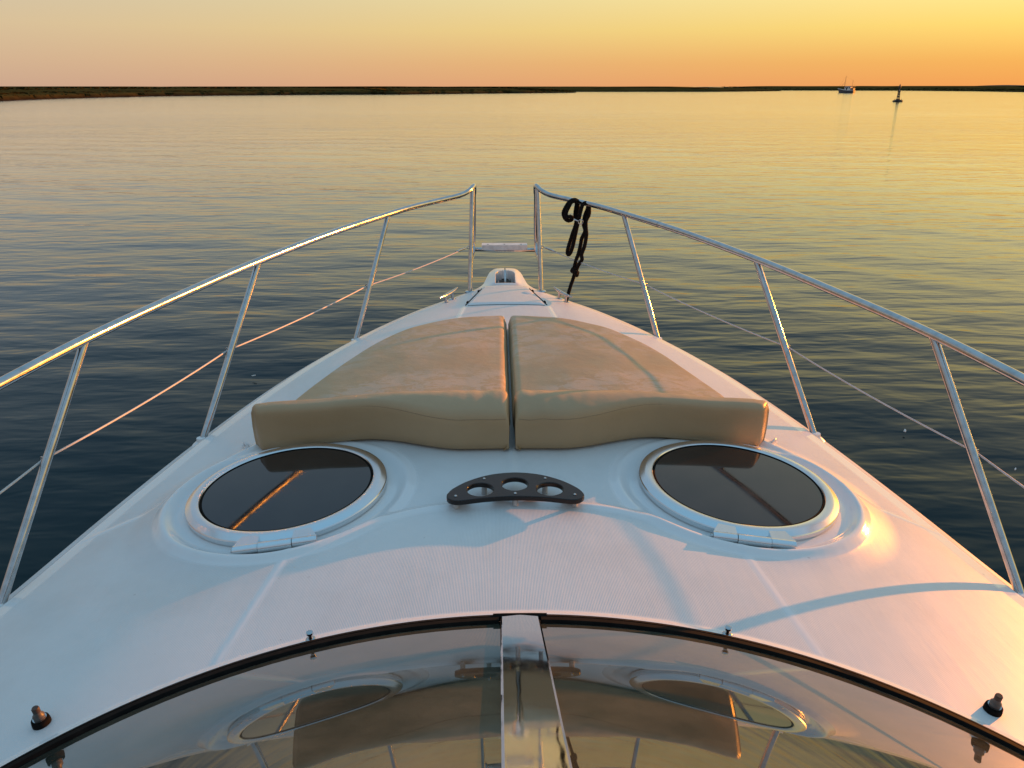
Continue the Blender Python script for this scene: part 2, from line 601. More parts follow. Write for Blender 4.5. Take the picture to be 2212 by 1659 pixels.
def marsh(name, shore, depth, hgt, seed, label, bank=.9, step=2.5, roll=0.0):
    """low island: shore polyline (x, y) runs left to right, land lies behind it"""
    sh = [Vector((p[0], p[1], 0)) for p in shore]
    fine = []
    for a, b in zip(sh[:-1], sh[1:]):
        n = max(2, int((b - a).length / step))
        fine += [a.lerp(b, k / n) for k in range(n)]
    fine.append(sh[-1])
    n = len(fine)
    prof = [(-.6, -.4), (0, .02), (.5, .25 * bank), (.9, .75 * bank), (1.6, bank), (4, bank + .15), (9, bank + .35), (18, .55 * hgt + .4), (34, .78 * hgt),
            (60, .92 * hgt), (100, hgt), (depth * .6, hgt), (depth * .9, hgt * .9), (depth, -.4)]
    V, F, G = [], [], []
    for i, p in enumerate(fine):
        t = (fine[min(i + 1, n - 1)] - fine[max(i - 1, 0)]).normalized()
        nr = Vector((-t.y, t.x, 0))
        tap = min(1, min(i, n - 1 - i) / (n * .06) + .12)
        wob = 2.2 * mnoise.noise(Vector((p.x * .11, p.y * .11, seed))) + 1.2 * mnoise.noise(Vector((p.x * .4, p.y * .4, seed + 5)))
        for j, (o_, z) in enumerate(prof):
            q = p + nr * (o_ * (tap if o_ > 4 else 1) + wob * (1 if o_ > -1 else .5))
            zz = z * (.3 + .7 * tap)
            if 1 < j < len(prof) - 1:
                zz *= 1 + .08 * mnoise.noise(Vector((p.x * .035, p.y * .035, seed + j * .6)))
                zz += .05 * mnoise.noise(Vector((p.x * .5, p.y * .5, seed + j)))
            V.append((q.x, q.y, zz))
            G.append(0.0 if j < 3 else (.5 if j == 3 else 1.0))
    mp = len(prof)
    for i in range(n - 1):
        for j in range(mp - 1):
            F.append((i * mp + j, (i + 1) * mp + j, (i + 1) * mp + j + 1, i * mp + j + 1))
    o = mesh_obj(name, V, F, M['marsh'], smooth=True)
    at = o.data.attributes.new('grass', 'FLOAT', 'POINT')
    at.data.foreach_set('value', G)
    tag(o, label, 'marsh', kind='structure')
    return fine


def pt(px, py, h=Z0):
    """a measured sight line to its spot on the water (survey of the shore)"""
    p = R_(21.15)
    yw = R_(1.0)
    f = 1662.0
    dx, dy = (px - 1106) / f, (829.5 - py) / f
    y = math.cos(p) + math.sin(p) * dy
    z = -math.sin(p) + math.cos(p) * dy
    x, y = dx * math.cos(yw) + y * math.sin(yw), -dx * math.sin(yw) + y * math.cos(yw)
    t = h / -z
    return (x * t - .04, y * t)


shoreA = [(-320, 60), (-210, 105)] + [pt(*q) for q in ((0, 218), (140, 212.5), (330, 208), (500, 206), (700, 204.6), (860, 204.2), (1050, 202), (1245, 200.3))]
fineA = marsh('marsh', shoreA, 240, 2.75, 3.0, 'low olive brown salt marsh with a dark mud bank', bank=1.0)
shoreB = [pt(980, 199.2), pt(1240, 198.3), pt(1420, 198.2), pt(1560, 198.2), pt(1690, 196.8)]
fineB = marsh('marsh', shoreB, 200, 2.7, 11.0, 'thin dark marsh spit in the middle of the horizon', bank=.7, step=4)
shoreC = [pt(1560, 195.3), pt(1800, 195.5), pt(1950, 195.8), pt(2100, 197.2), pt(2212, 199)] + [(470, 320), (560, 170), (600, 40)]
fineC = marsh('marsh', shoreC, 320, 3.1, 21.0, 'dark marsh shore behind the fishing boat and buoy', bank=.8, step=4)


def scrub(name, fine, label, seed, num, smin, smax, dmax):
    """knee-high marsh scrub as clumps of blades: nobody could count it"""
    rnd = random.Random(seed)
    v, f = [], []
    for _ in range(num):
        i = rnd.randrange(1, len(fine) - 1)
        t = (fine[i + 1] - fine[i - 1]).normalized()
        nr = Vector((-t.y, t.x, 0))
        dd = 1.5 + (rnd.random() ** 1.8) * dmax
        p = fine[i] + nr * dd + t * rnd.uniform(-2, 2)
        zb = .9 if dd < 4 else 1.1 + 1.5 * min(1, dd / 45)
        s = rnd.uniform(smin, smax)
        for _k in range(3):
            a = rnd.uniform(0, math.pi)
            ox, oy = rnd.uniform(-s, s), rnd.uniform(-s, s)
            w = s * rnd.uniform(1.2, 3.5)
            hh = s * rnd.uniform(.12, .4)
            k = len(v)
            dx, dy = math.cos(a) * w, math.sin(a) * w
            v += [(p.x + ox - dx, p.y + oy - dy, zb - .5), (p.x + ox + dx, p.y + oy + dy, zb - .5),
                  (p.x + ox + dx * .6, p.y + oy + dy * .6, zb + hh * rnd.uniform(.5, 1)), (p.x + ox - dx * .5, p.y + oy - dy * .5, zb + hh)]
            f.append((k, k + 1, k + 2, k + 3))
    o = mesh_obj(name, v, f, M['scrub'], smooth=False)
    tag(o, label, 'scrub', kind='stuff')


scrub('marsh_scrub', fineA, 'olive scrub and sedge covering the nearer marsh on the left', 5, 6000, .2, .45, 70)
scrub('marsh_scrub', fineC, 'dark scrub covering the far marsh on the right', 6, 2500, .2, .5, 60)

# far sand hills on the right of the horizon
hv, hf = [], []
hx = np.linspace(500, 2600, 140)
for i, x in enumerate(hx):
    y = 2600 - (x - 900) * .35
    hgt = 2.5 + 2.0 * max(0, mnoise.noise(Vector((x * .006, 3, 1)))) + 2.0 * max(0, mnoise.noise(Vector((x * .02, 7, 1))))
    hgt *= float(sstep(500, 900, np.array(x)) * (1 - sstep(2300, 2600, np.array(x))))
    if 1420 < x < 1580:
        hgt += 4 * math.sin((x - 1420) / 160 * math.pi)
    for oy, kz in ((-60, -.5), (-20, .55), (0, 1), (60, .9), (200, -.5)):
        hv.append((x, y + oy, hgt * kz - (.3 if kz < 0 else 0)))
for i in range(len(hx) - 1):
    for j in range(4):
        hf.append((i * 5 + j, (i + 1) * 5 + j, (i + 1) * 5 + j + 1, i * 5 + j + 1))
tag(mesh_obj('hills', hv, hf, M['dunes']), 'far low sand hills on the right of the horizon', 'hills', kind='structure')

# ------------------------------------------------------------------ motor yacht (boat axis = +Y, bow away from the camera)
yacht = empty('motor_yacht', (0, 0, 0))
tag(yacht, 'white motor yacht foredeck with stainless bow rails seen from its helm', 'yacht')

# half breadth of the deck edge, stations (y, half breadth, height below the eye at the edge, at the centre line)
ST_Y = np.array([-.6, 0, .6, 1.1, 1.69, 2.15, 2.62, 3.2, 3.70, 4.1, 4.35, 4.50, 4.58, 4.66, 4.78, 4.90, 4.96, 4.995, 5.01])
ST_W = np.array([1.60, 1.58, 1.53, 1.455, 1.315, 1.215, 1.10, .93, .73, .515, .335, .225, .168, .136, .116, .100, .082, .045, .0])
ST_E = np.array([1.31, 1.30, 1.285, 1.27, 1.25, 1.225, 1.20, 1.18, 1.17, 1.162, 1.155, 1.15, 1.145, 1.14, 1.13, 1.125, 1.125, 1.127, 1.13])
ST_C = np.array([1.12, 1.115, 1.11, 1.10, 1.095, 1.095, 1.095, 1.10, 1.105, 1.112, 1.12, 1.125, 1.125, 1.12, 1.115, 1.115, 1.118, 1.125, 1.13])


def pchip(xs, ys):
    """monotone cubic through the stations"""
    h = np.diff(xs)
    dl = np.diff(ys) / h
    mm = np.zeros_like(ys)
    mm[1:-1] = np.where(dl[1:] * dl[:-1] > 0, 2 * dl[1:] * dl[:-1] / (dl[1:] + dl[:-1] + 1e-12), 0)
    mm[0], mm[-1] = dl[0], dl[-1]

    def fn(x):
        x = np.asarray(x, float)
        i = np.clip(np.searchsorted(xs, x) - 1, 0, len(xs) - 2)
        t = (x - xs[i]) / h[i]
        return ((1 + 2 * t) * (1 - t) ** 2 * ys[i] + t * (1 - t) ** 2 * h[i] * mm[i] + t * t * (3 - 2 * t) * ys[i + 1] + t * t * (t - 1) * h[i] * mm[i + 1])
    return fn


fW, fE, fC = pchip(ST_Y, ST_W), pchip(ST_Y, ST_E), pchip(ST_Y, ST_C)

HX, HY = .667, 2.03          # hatch centre
WA, WB, WY0 = 1.27, 1.03, 1.378   # windscreen base ellipse
RIDGE = [(0, 1.905), (.2, 1.885), (.325, 1.845), (.44, 1.775), (.55, 1.71), (.66, 1.68), (.80, 1.705), (.92, 1.78), (1.0, 1.90),
         (1.025, 2.02), (1.0, 2.15), (.94, 2.29), (.87, 2.42), (.80, 2.56), (.70, 2.85)]
RIDGE = [(p.x, p.y) for p in spline([(a, b, 0) for a, b in RIDGE], 4)]
SEAM1 = [(.585, 1.70), (.61, 1.5), (.635, 1.30)]
SEAM2 = [(1.0, 2.09), (1.12, 2.02), (1.26, 1.945)]
SEAM3 = [(.23, 4.05), (.27, 3.6)]
WSB = [(WA * math.sin(t), WY0 - WB * (1 - math.cos(t))) for t in np.linspace(0, 1.5, 60)]


def base_z(x, y):
    """cambered deck without mouldings, absolute height"""
    w = np.maximum(fW(y), .02)
    u = np.clip(np.abs(x) / w, 0, 1.2)
    camb = .50 * u ** 2 + .50 * u ** 3
    return Z0 - (fC(y) + (fE(y) - fC(y)) * camb)


def in_poly(x, y, pts):
    ins = np.zeros(x.shape, bool)
    n = len(pts)
    for i in range(n):
        x0, y0 = pts[i]
        x1, y1 = pts[(i + 1) % n]
        c = ((y0 > y) != (y1 > y)) & (x < (x1 - x0) * (y - y0) / (y1 - y0 + 1e-12) + x0)
        ins ^= c
    return ins


def hatch_plane():
    e = .18
    z = lambda a, b: float(base_z(np.array(a), np.array(b)))
    gx = (z(HX + e, HY) - z(HX - e, HY)) / (2 * e)
    gy = (z(HX, HY + e) - z(HX, HY - e)) / (2 * e)
    return z(HX, HY) + .004, gx * .6, gy


HZ, HGX, HGY = hatch_plane()


def deck_z(x, y, mask=False):
    x = np.asarray(x, float)
    y = np.asarray(y, float)
    ax = np.abs(x)
    z = base_z(x, y)
    r = np.hypot(ax - HX, y - HY)
    pl = HZ + HGX * (ax - HX) + HGY * (y - HY)
    k = 1 - sstep(.31, .46, r)
    z = z * (1 - k) + pl * k
    dr = poly_dist(ax, y, RIDGE)
    inside = in_poly(ax, y, RIDGE + [(.0, 2.9)])
    fade = 1 - sstep(2.5, 2.75, y)
    z = z - .009 * np.where(inside, sstep(0, .045, dr), 0) * fade
    z = z + .0075 * np.exp(-(dr / .020) ** 2) * fade
    z = z + .0045 * np.exp(-((r - .350) / .015) ** 2) - .005 * np.exp(-((r - .315) / .02) ** 2)
    ds1, ds2, ds3 = poly_dist(ax, y, SEAM1), poly_dist(ax, y, SEAM2), poly_dist(ax, y, SEAM3)
    for ds in (ds1, ds2, ds3):
        z = z + .0007 * (1 - sstep(.003, .012, ds))
    dw = poly_dist(ax, y, WSB)
    z = z + .006 * (1 - sstep(.028, .05, dw))
    # faint crease on the centre line between cushions and drinks holder, foot bosses by the rail posts
    z = z + .002 * np.exp(-(ax / .012) ** 2) * sstep(1.93, 2.0, y) * (1 - sstep(2.3, 2.4, y))
    # anchor slot in the nose
    shw = .057 * np.sqrt(np.clip(1 - (np.maximum(y - 4.81, 0) / .072) ** 2, 0, 1))
    sl = (1 - sstep(-.005, .005, ax - shw)) * sstep(4.60, 4.615, y)
    rim = np.exp(-((np.maximum(ax - .058, 0)) / .03) ** 2) * sstep(4.55, 4.62, y)
    z = z + .010 * rim - .085 * sl
    if not mask:
        return z
    w = fW(y)
    sm = np.minimum.reduce([dr / fade.clip(.02), np.maximum(r - .36, 0) + .0, ds1 + .008, ds2 + .008, ds3 + .008, dw - .03, w - ax - .02])
    ns_ = sstep(.016, .024, sm)
    ns_ = ns_ * (1 - sstep(4.55, 4.6, y))
    return z, ns_


def build_deck():
    ys = np.concatenate([np.linspace(-.6, 1.0, 60)[:-1], np.linspace(1.0, 2.7, 330)[:-1], np.linspace(2.7, 4.5, 190)[:-1], np.linspace(4.5, 5.008, 110)])
    us = np.sin(np.linspace(-1, 1, 421) * math.pi / 2 * .93) / math.sin(math.pi / 2 * .93)
    us = .35 * us + .65 * np.linspace(-1, 1, 421)
    Y = np.repeat(ys[:, None], len(us), 1)
    X = us[None, :] * fW(ys)[:, None]
    Z, N = deck_z(X, Y, True)
    nr, nc = X.shape
    V = np.stack([X, Y, Z], -1).reshape(-1, 3)
    i = np.arange(nr - 1)[:, None] * nc
    k = np.arange(nc - 1)[None, :]
    F = np.stack([i + k, i + k + 1, i + nc + k + 1, i + nc + k], -1).reshape(-1, 4)
    o = mesh_obj('deck', V, F, M['deck'], yacht)
    at = o.data.attributes.new('nonskid', 'FLOAT', 'POINT')
    at.data.foreach_set('value', N.ravel())
    return o


build_deck()


def outline(n=260):
    """deck edge points with outward plan normals, starboard side aft to stem"""
    t = np.linspace(0, 1, n)
    ys = -.6 + (5.0099 + .6) * (1 - (1 - t) ** 2.2)
    pts = np.stack([fW(ys), ys], -1)
    tg = np.gradient(pts, axis=0)
    tg /= np.linalg.norm(tg, axis=1)[:, None] + 1e-9
    nr = np.stack([tg[:, 1], -tg[:, 0]], -1)
    nr[-1] = (0, 1)
    pts[-1, 0] = 0
    return pts, nr, Z0 - fE(ys)


OP, ON, OZ = outline()


def hug(y):
    return 1 - .72 * float(sstep(4.25, 4.62, np.array(y)))


def sweep(name, prof, mat, closed=False, zs=None):
    """profile of (outward offset, rise) swept round the whole deck edge"""
    full = [(p, n, z, 1) for p, n, z in zip(OP, ON, OZ)] + [(p, n, z, -1) for p, n, z in list(zip(OP, ON, OZ))[-2::-1]]
    v, f = [], []
    k = len(prof)
    for p, n, z, s in full:
        for o_, dz in prof:
            h_ = hug(p[1])
            v.append((s * (p[0] + n[0] * o_ * h_), p[1] + n[1] * o_ * h_, z + dz))
    for i in range(len(full) - 1):
        for j in range(k if closed else k - 1):
            j2 = (j + 1) % k
            f.append((i * k + j, i * k + j2, (i + 1) * k + j2, (i + 1) * k + j))
    bm = bmesh.new()
    vs = [bm.verts.new(q) for q in v]
    for q in f:
        try:
            bm.faces.new([vs[a] for a in q])
        except ValueError:
            pass
    return bm_obj(name, bm, mat, yacht, True, 50)


sweep('deck_edge', [(-.001, -.0005), (.008, -.002), (.017, -.007), (.024, -.015), (.028, -.026), (.029, -.045)], M['gel'])
sweep('rub_rail', [(.030, -.060), (.030, -.036), (.034, -.032), (.066, -.036), (.076, -.043), (.080, -.055), (.076, -.09), (.03, -.10)], M['rub'], True)

# hull below the rub rail
hv, hf = [], []
full = [(p, n, z, 1) for p, n, z in zip(OP, ON, OZ)] + [(p, n, z, -1) for p, n, z in list(zip(OP, ON, OZ))[-2::-1]]
lv = [0, .15, .35, .6, .85, 1.0]
for p, n, z, s in full:
    top = z - .05
    for t in lv:
        zz = top + (-.35 - top) * t
        shr = 1 - .42 * t ** 1.3 * (.35 + .65 * min(1, max(0, (p[1] + .6) / 5.6)))
        yy = p[1] - 1.5 * t * max(0, (p[1] - 2.5) / 2.5) ** 1.5
        h_ = .029 * hug(p[1])
        hv.append((s * (p[0] + n[0] * h_) * shr, yy + n[1] * h_ * (1 - t), zz))
k = len(lv)
for i in range(len(full) - 1):
    for j in range(k - 1):
        hf.append((i * k + j, (i + 1) * k + j, (i + 1) * k + j + 1, i * k + j + 1))
mesh_obj('hull', hv, hf, M['gel'], yacht)

# ---- windscreen: raked glass on a curved base
RAKE = R_(25.2)


def ws_base(t):
    x, y = WA * math.sin(t), WY0 - WB * (1 - math.cos(t))
    z = float(deck_z(np.array(x), np.array(y)))
    nx, ny = math.sin(t) / WA, math.cos(t) / WB
    l = math.hypot(nx, ny)
    return Vector((x, y, z)), Vector((nx / l, ny / l, 0))


def ws_pt(t, s, off=0.0):
    b, n = ws_base(t)
    nn = Vector((n.x * .80, n.y, 0)).normalized()
    a = RAKE + R_(9) * abs(math.sin(t)) ** 2
    dirv = -nn * math.cos(a) + Vector((0, 0, math.sin(a)))
    nor = nn * math.sin(a) + Vector((0, 0, math.cos(a)))
    bow_ = .002 * math.sin(math.pi * min(1, s / 1.25))
    return b + Vector((0, 0, .001)) + dirv * s + nor * (off + bow_)


ws = empty('windscreen', (0, 0, 0), yacht)


def ws_patch(name, t0, t1, s0, s1, off, th, mat, nt_=40, ns__=24, sm=True):
    v, f = [], []
    for side in (0, 1):
        for i in range(nt_ + 1):
            for j in range(ns__ + 1):
                v.append(ws_pt(t0 + (t1 - t0) * i / nt_, s0 + (s1 - s0) * j / ns__, off - side * th))
    w_ = ns__ + 1
    n1 = (nt_ + 1) * w_
    for i in range(nt_):
        for j in range(ns__):
            a = i * w_ + j
            f.append((a, a + w_, a + w_ + 1, a + 1))
            f.append((n1 + a, n1 + a + 1, n1 + a + w_ + 1, n1 + a + w_))
    for i in range(nt_):
        for j in (0, ns__):
            a, b = i * w_ + j, (i + 1) * w_ + j
            f.append((a, b, n1 + b, n1 + a))
    for j in range(ns__):
        for i in (0, nt_):
            a, b = i * w_ + j, i * w_ + j + 1
            f.append((a, b, n1 + b, n1 + a))
    bm = bmesh.new()
    vs = [bm.verts.new(q) for q in v]
    for q in f:
        bm.faces.new([vs[a] for a in q])
    return bm_obj(name, bm, mat, ws, True, 30)


TM = .031
ws_patch('glass_pane', .008, 1.36, .010, 1.25, .004, .008, M['glass'])
ws_patch('glass_pane', -1.36, -.008, .010, 1.25, .004, .008, M['glass'])
ws_patch('top_frame', -1.36, 1.36, 1.252, 1.31, .012, .03, M['gel'], 60, 3)


def seal(t0, t1):
    v, f = [], []
    prof = [(-.012, -.008), (-.012, .010), (-.008, .015), (.012, .016), (.0125, .0125), (.0145, .0125), (.015, .015), (.030, .012), (.033, .006), (.033, -.008)]
    n = 60
    for i in range(n + 1):
        t = t0 + (t1 - t0) * i / n
        for s_, o_ in prof:
            v.append(ws_pt(t, s_, o_))
    k = len(prof)
    for i in range(n):
        for j in range(k):
            j2 = (j + 1) % k
            f.append((i * k + j, i * k + j2, (i + 1) * k + j2, (i + 1) * k + j))
    f.append(tuple(range(k)))
    f.append(tuple(range(n * k, n * k + k)))
    bm = bmesh.new()
    vs = [bm.verts.new(q) for q in v]
    for q in f:
        bm.faces.new([vs[a] for a in q])
    return bm_obj('rubber_seal', bm, M['rubber'], ws, True, 30)


seal(.037, 1.36)
seal(-1.36, -.035)
# thin seal lip in front of the mullion
v = MB()
v.tube([ws_pt(t, .006, .012) for t in np.linspace(-.045, .047, 9)], .0085, 8)
v.build('seal_strip', M['rubber'], ws)


def mullion():
    v, f = [], []
    n = 40
    hw = .0425
    xc = .001
    prof = [(-hw, .004), (-hw, .013), (-hw + .004, .017), (0, .0185), (hw - .004, .017), (hw, .013), (hw, .004)]
    for i in range(n + 1):
        s_ = .016 + 1.23 * i / n
        for o_, h_ in prof:
            t = math.asin((xc + o_) / WA)
            p = ws_pt(t, s_, h_)
            p.x = xc + o_ * (1 - .04 * i / n)
            v.append(p)
    k = len(prof)
    for i in range(n):
        for j in range(k):
            j2 = (j + 1) % k
            f.append((i * k + j, i * k + j2, (i + 1) * k + j2, (i + 1) * k + j))
    f.append(tuple(range(k)))
    f.append(tuple(range(n * k, n * k + k)))
    bm = bmesh.new()
    vs = [bm.verts.new(q) for q in v]
    for q in f:
        bm.faces.new([vs[a] for a in q])
    return bm_obj('mullion', bm, M['mirror'], ws, True, 30)


mullion()

# ---- deck fittings on the windscreen edge


def stand(parent, x, y, lift=0.0):
    """empty standing on the deck, tilted with it"""
    e = .02
    z = float(deck_z(np.array(x), np.array(y)))
    zx = float(deck_z(np.array(x + e), np.array(y)) - deck_z(np.array(x - e), np.array(y))) / (2 * e)
    zy = float(deck_z(np.array(x), np.array(y + e)) - deck_z(np.array(x), np.array(y - e))) / (2 * e)
    nr = Vector((-zx, -zy, 1)).normalized()
    return Vector((x, y, z + lift)), nr.to_track_quat('Z', 'Y').to_euler()


for sx in (-1, 1):
    p, r = stand(yacht, sx * .935, 1.175)
    w = empty('wiper_spindle', p, yacht, (r.x, r.y, 0))
    w.scale = (.92, .92, .95)
    MB().lathe([(.001, -.003), (.0185, -.003), (.0185, .006), (.0175, .014), (.013, .016), (.001, .016)], 24).build('base_grommet', M['rubber'], w)
    MB().lathe([(.001, .0165), (.0125, .0165), (.0135, .0185), (.001, .019)], 24).build('washer', M['steel'], w)
    MB().lathe([(.001, .0192), (.011, .0192), (.0115, .026), (.0075, .031), (.0075, .037), (.001, .037)], 20).build('collar', M['gplastic'], w)
    MB().lathe([(.001, .0372), (.0075, .0372), (.0078, .046), (.0065, .0485), (.001, .0485)], 10).build('cap_nut', M['cap'], w)

for bx, by in ((-.445, 1.338), (.445, 1.338)):
    p, r = stand(yacht, bx, by)
    s_ = empty('snap_stud', p, yacht, (r.x, r.y, 0))
    s_.scale = (1.25, 1.25, 1.5)
    MB().lathe([(.001, -.002), (.0085, -.002), (.0085, .004), (.006, .006), (.001, .006)], 18).build('flange', M['steel'], s_)
    MB().lathe([(.001, .0062), (.004, .0062), (.0038, .012), (.006, .0145), (.0055, .0175), (.001, .0185)], 18).build('stud_head', M['steel'], s_)
for bx, by in ((-.50, 2.285), (.515, 2.285)):
    p, r = stand(yacht, bx, by)
    MB().lathe([(.001, -.002), (.008, -.002), (.008, .004), (.005, .010), (.001, .011)], 14).build('deck_stud', M['rubber'], yacht, loc=p, rot=(r.x, r.y, 0))
for sx in (-1, 1):
    p, r = stand(yacht, sx * .905, 2.40)
    e_ = MB()
    e_.tube(spline([(-.022, 0, 0), (-.016, 0, .012), (0, 0, .018), (.016, 0, .012), (.022, 0, 0)], 5), .004, 8)
    e_.box((0, 0, .001), (.056, .02, .004))
    e_.build('pad_eye', M['wplastic'], yacht, loc=p, rot=(r.x, r.y, R_(sx * 50)))

# ---- two round deck hatches


def hatch(sx):
    nr = Vector((-HGX * sx, -HGY, 1)).normalized()
    q = nr.to_track_quat('Z', 'Y')
    h = empty('deck_hatch', (sx * HX, HY, HZ - .002), yacht)
    h.rotation_euler = q.to_euler()
    h.rotation_euler = (math.atan2(-nr.y, nr.z), math.atan2(nr.x, nr.z), R_(-8 * sx))
    fr = MB()
    fr.lathe([(.248, -.004), (.288, -.004), (.2905, .003), (.2905, .012), (.2885, .015), (.2755, .0225), (.270, .0245), (.256, .0238), (.2515, .0225), (.249, .0195), (.248, .014)], 128, closed=True)
    fr.build('frame', M['alu'], h, sharp=25)
    MB().lathe([(.2435, .004), (.2478, .004), (.2478, .0205), (.2455, .021), (.2435, .0195)], 128, closed=True).build('gasket', M['rubber'], h)
    MB().lathe([(.0005, .006), (.243, .006), (.2433, .0175), (.2425, .0185), (.15, .0192), (.0005, .0195)], 128).build('smoked_pane', M['smoke'], h, sharp=25)
    hy = -.311
    for hx in (-.075, .075):
        kn = MB()
        kn.tube([(hx - .031 + .062 * i / 4, hy, .0125) for i in range(5)], .0125, 20)
        sgn = 1 if hx > 0 else -1
        x0, x1 = (hx - .031, hx + .031)
        xi, xo = (x0, x1) if sgn > 0 else (x1, x0)
        v = [(xi, hy + .004, .002), (xo, hy + .004, .002), (xo - sgn * .018, -.262, .002), (xi, -.270, .002)]
        v2 = [(a, b, .0236) for a, b, c in v]
        kn.add(v + v2, [(3, 2, 1, 0), (4, 5, 6, 7), (0, 1, 5, 4), (1, 2, 6, 5), (2, 3, 7, 6), (3, 0, 4, 7)])
        kn.build('hinge_leaf', M['alu'], h, sharp=30)
    kn = MB()
    kn.tube([(-.0425 + .085 * i / 4, hy - .0015, .0125) for i in range(5)], .0138, 20)
    kn.box((0, hy + .006, .004), (.085, .016, .009))
    kn.build('hinge_knuckle', M['alu'], h, sharp=30)
    MB().tube([(-.112, hy, .0125), (-.1065, hy, .0125)], .005, 12).build('hinge_pin', M['steel'], h)
    return h


h1_ = hatch(-1)
h2_ = hatch(1)

# ---- brown acrylic drinks holder on spacers


def cup_holder():
    cz = float(deck_z(np.array(0.0), np.array(1.95)))
    t = empty('cup_holder', (0.002, 0, cz), yacht)
    cu = bpy.data.curves.new('plate', 'CURVE')
    cu.dimensions = '2D'
    cu.fill_mode = 'BOTH'
    front = [(-.188, 1.885), (-.172, 1.918), (-.13, 1.962), (-.07, 1.997), (0, 2.010), (.07, 1.997), (.13, 1.962), (.172, 1.918), (.188, 1.885)]
    aft = [(.186, 1.866), (.170, 1.852), (.145, 1.852), (.08, 1.866), (0, 1.873), (-.08, 1.866), (-.145, 1.852), (-.170, 1.852), (-.186, 1.866)]
    pts = front + aft
    lp = spline([(x, y, 0) for x, y in pts + [pts[0]]], 8)[:-1]
    sp = cu.splines.new('POLY')
    sp.points.add(len(lp) - 1)
    for q, p in zip(sp.points, lp):
        q.co = (p.x, p.y, 0, 1)
    sp.use_cyclic_u = True
    for hx, hy in ((-.098, 1.911), (0, 1.941), (.098, 1.911)):
        sp = cu.splines.new('POLY')
        sp.points.add(47)
        for i in range(48):
            a = 2 * math.pi * i / 48
            sp.points[i].co = (hx + .040 * math.cos(a), hy + .040 * math.sin(a), 0, 1)
        sp.use_cyclic_u = True
    cu.extrude = .005
    cu.bevel_depth = .0025
    cu.bevel_resolution = 2
    tmp = bpy.data.objects.new('tmp', cu)
    col.objects.link(tmp)
    dg = bpy.context.evaluated_depsgraph_get()
    me = bpy.data.meshes.new_from_object(tmp.evaluated_get(dg))
    bpy.data.objects.remove(tmp)
    bpy.data.curves.remove(cu)
    me.materials.clear()
    me.materials.append(M['acrylic'])
    for p in me.polygons:
        p.use_smooth = True
    me.set_sharp_from_angle(angle=R_(30))
    o = link(bpy.data.objects.new('plate', me), t)
    o.location = (0, 0, .040)
    for x, y in ((-.165, 1.873), (.165, 1.876), (0, 1.885), (-.088, 1.972), (.088, 1.972)):
        dz = float(deck_z(np.array(x), np.array(y))) - cz
        MB().lathe([(.001, dz), (.008, dz), (.008, .0322), (.001, .0322)], 16, (x, y, 0)).build('spacer', M['spacer'], t)
        MB().lathe([(.001, .0476), (.0042, .0476), (.0042, .0492), (.003, .0505), (.001, .0505)], 14, (x, y, 0)).build('screw', M['steel'], t)


cup_holder()

# ---- bow rails: tube, posts, inner loop, lifeline
Zr = lambda x, y, h: Vector((x, y, Z0 - h))
STN = [((1.50, .70, 1.32), (1.435, 1.18, .745), .5), ((1.355, 1.685, 1.285), (1.233, 2.138, .68), .53),
       ((1.145, 2.60, 1.235), (.99, 3.037, .645), .49), ((.765, 3.685, 1.205), (.603, 3.995, .61), .44)]
RAIL = [(1.53, .1, .80), (1.50, .6, .78), (1.435, 1.18, .745), (1.328, 1.72, .71), (1.233, 2.138, .68), (1.12, 2.60, .663), (.99, 3.037, .645),
        (.80, 3.56, .625), (.603, 3.995, .61), (.49, 4.20, .60), (.36, 4.385, .592), (.262, 4.50, .582)]
JOINT = 3.74


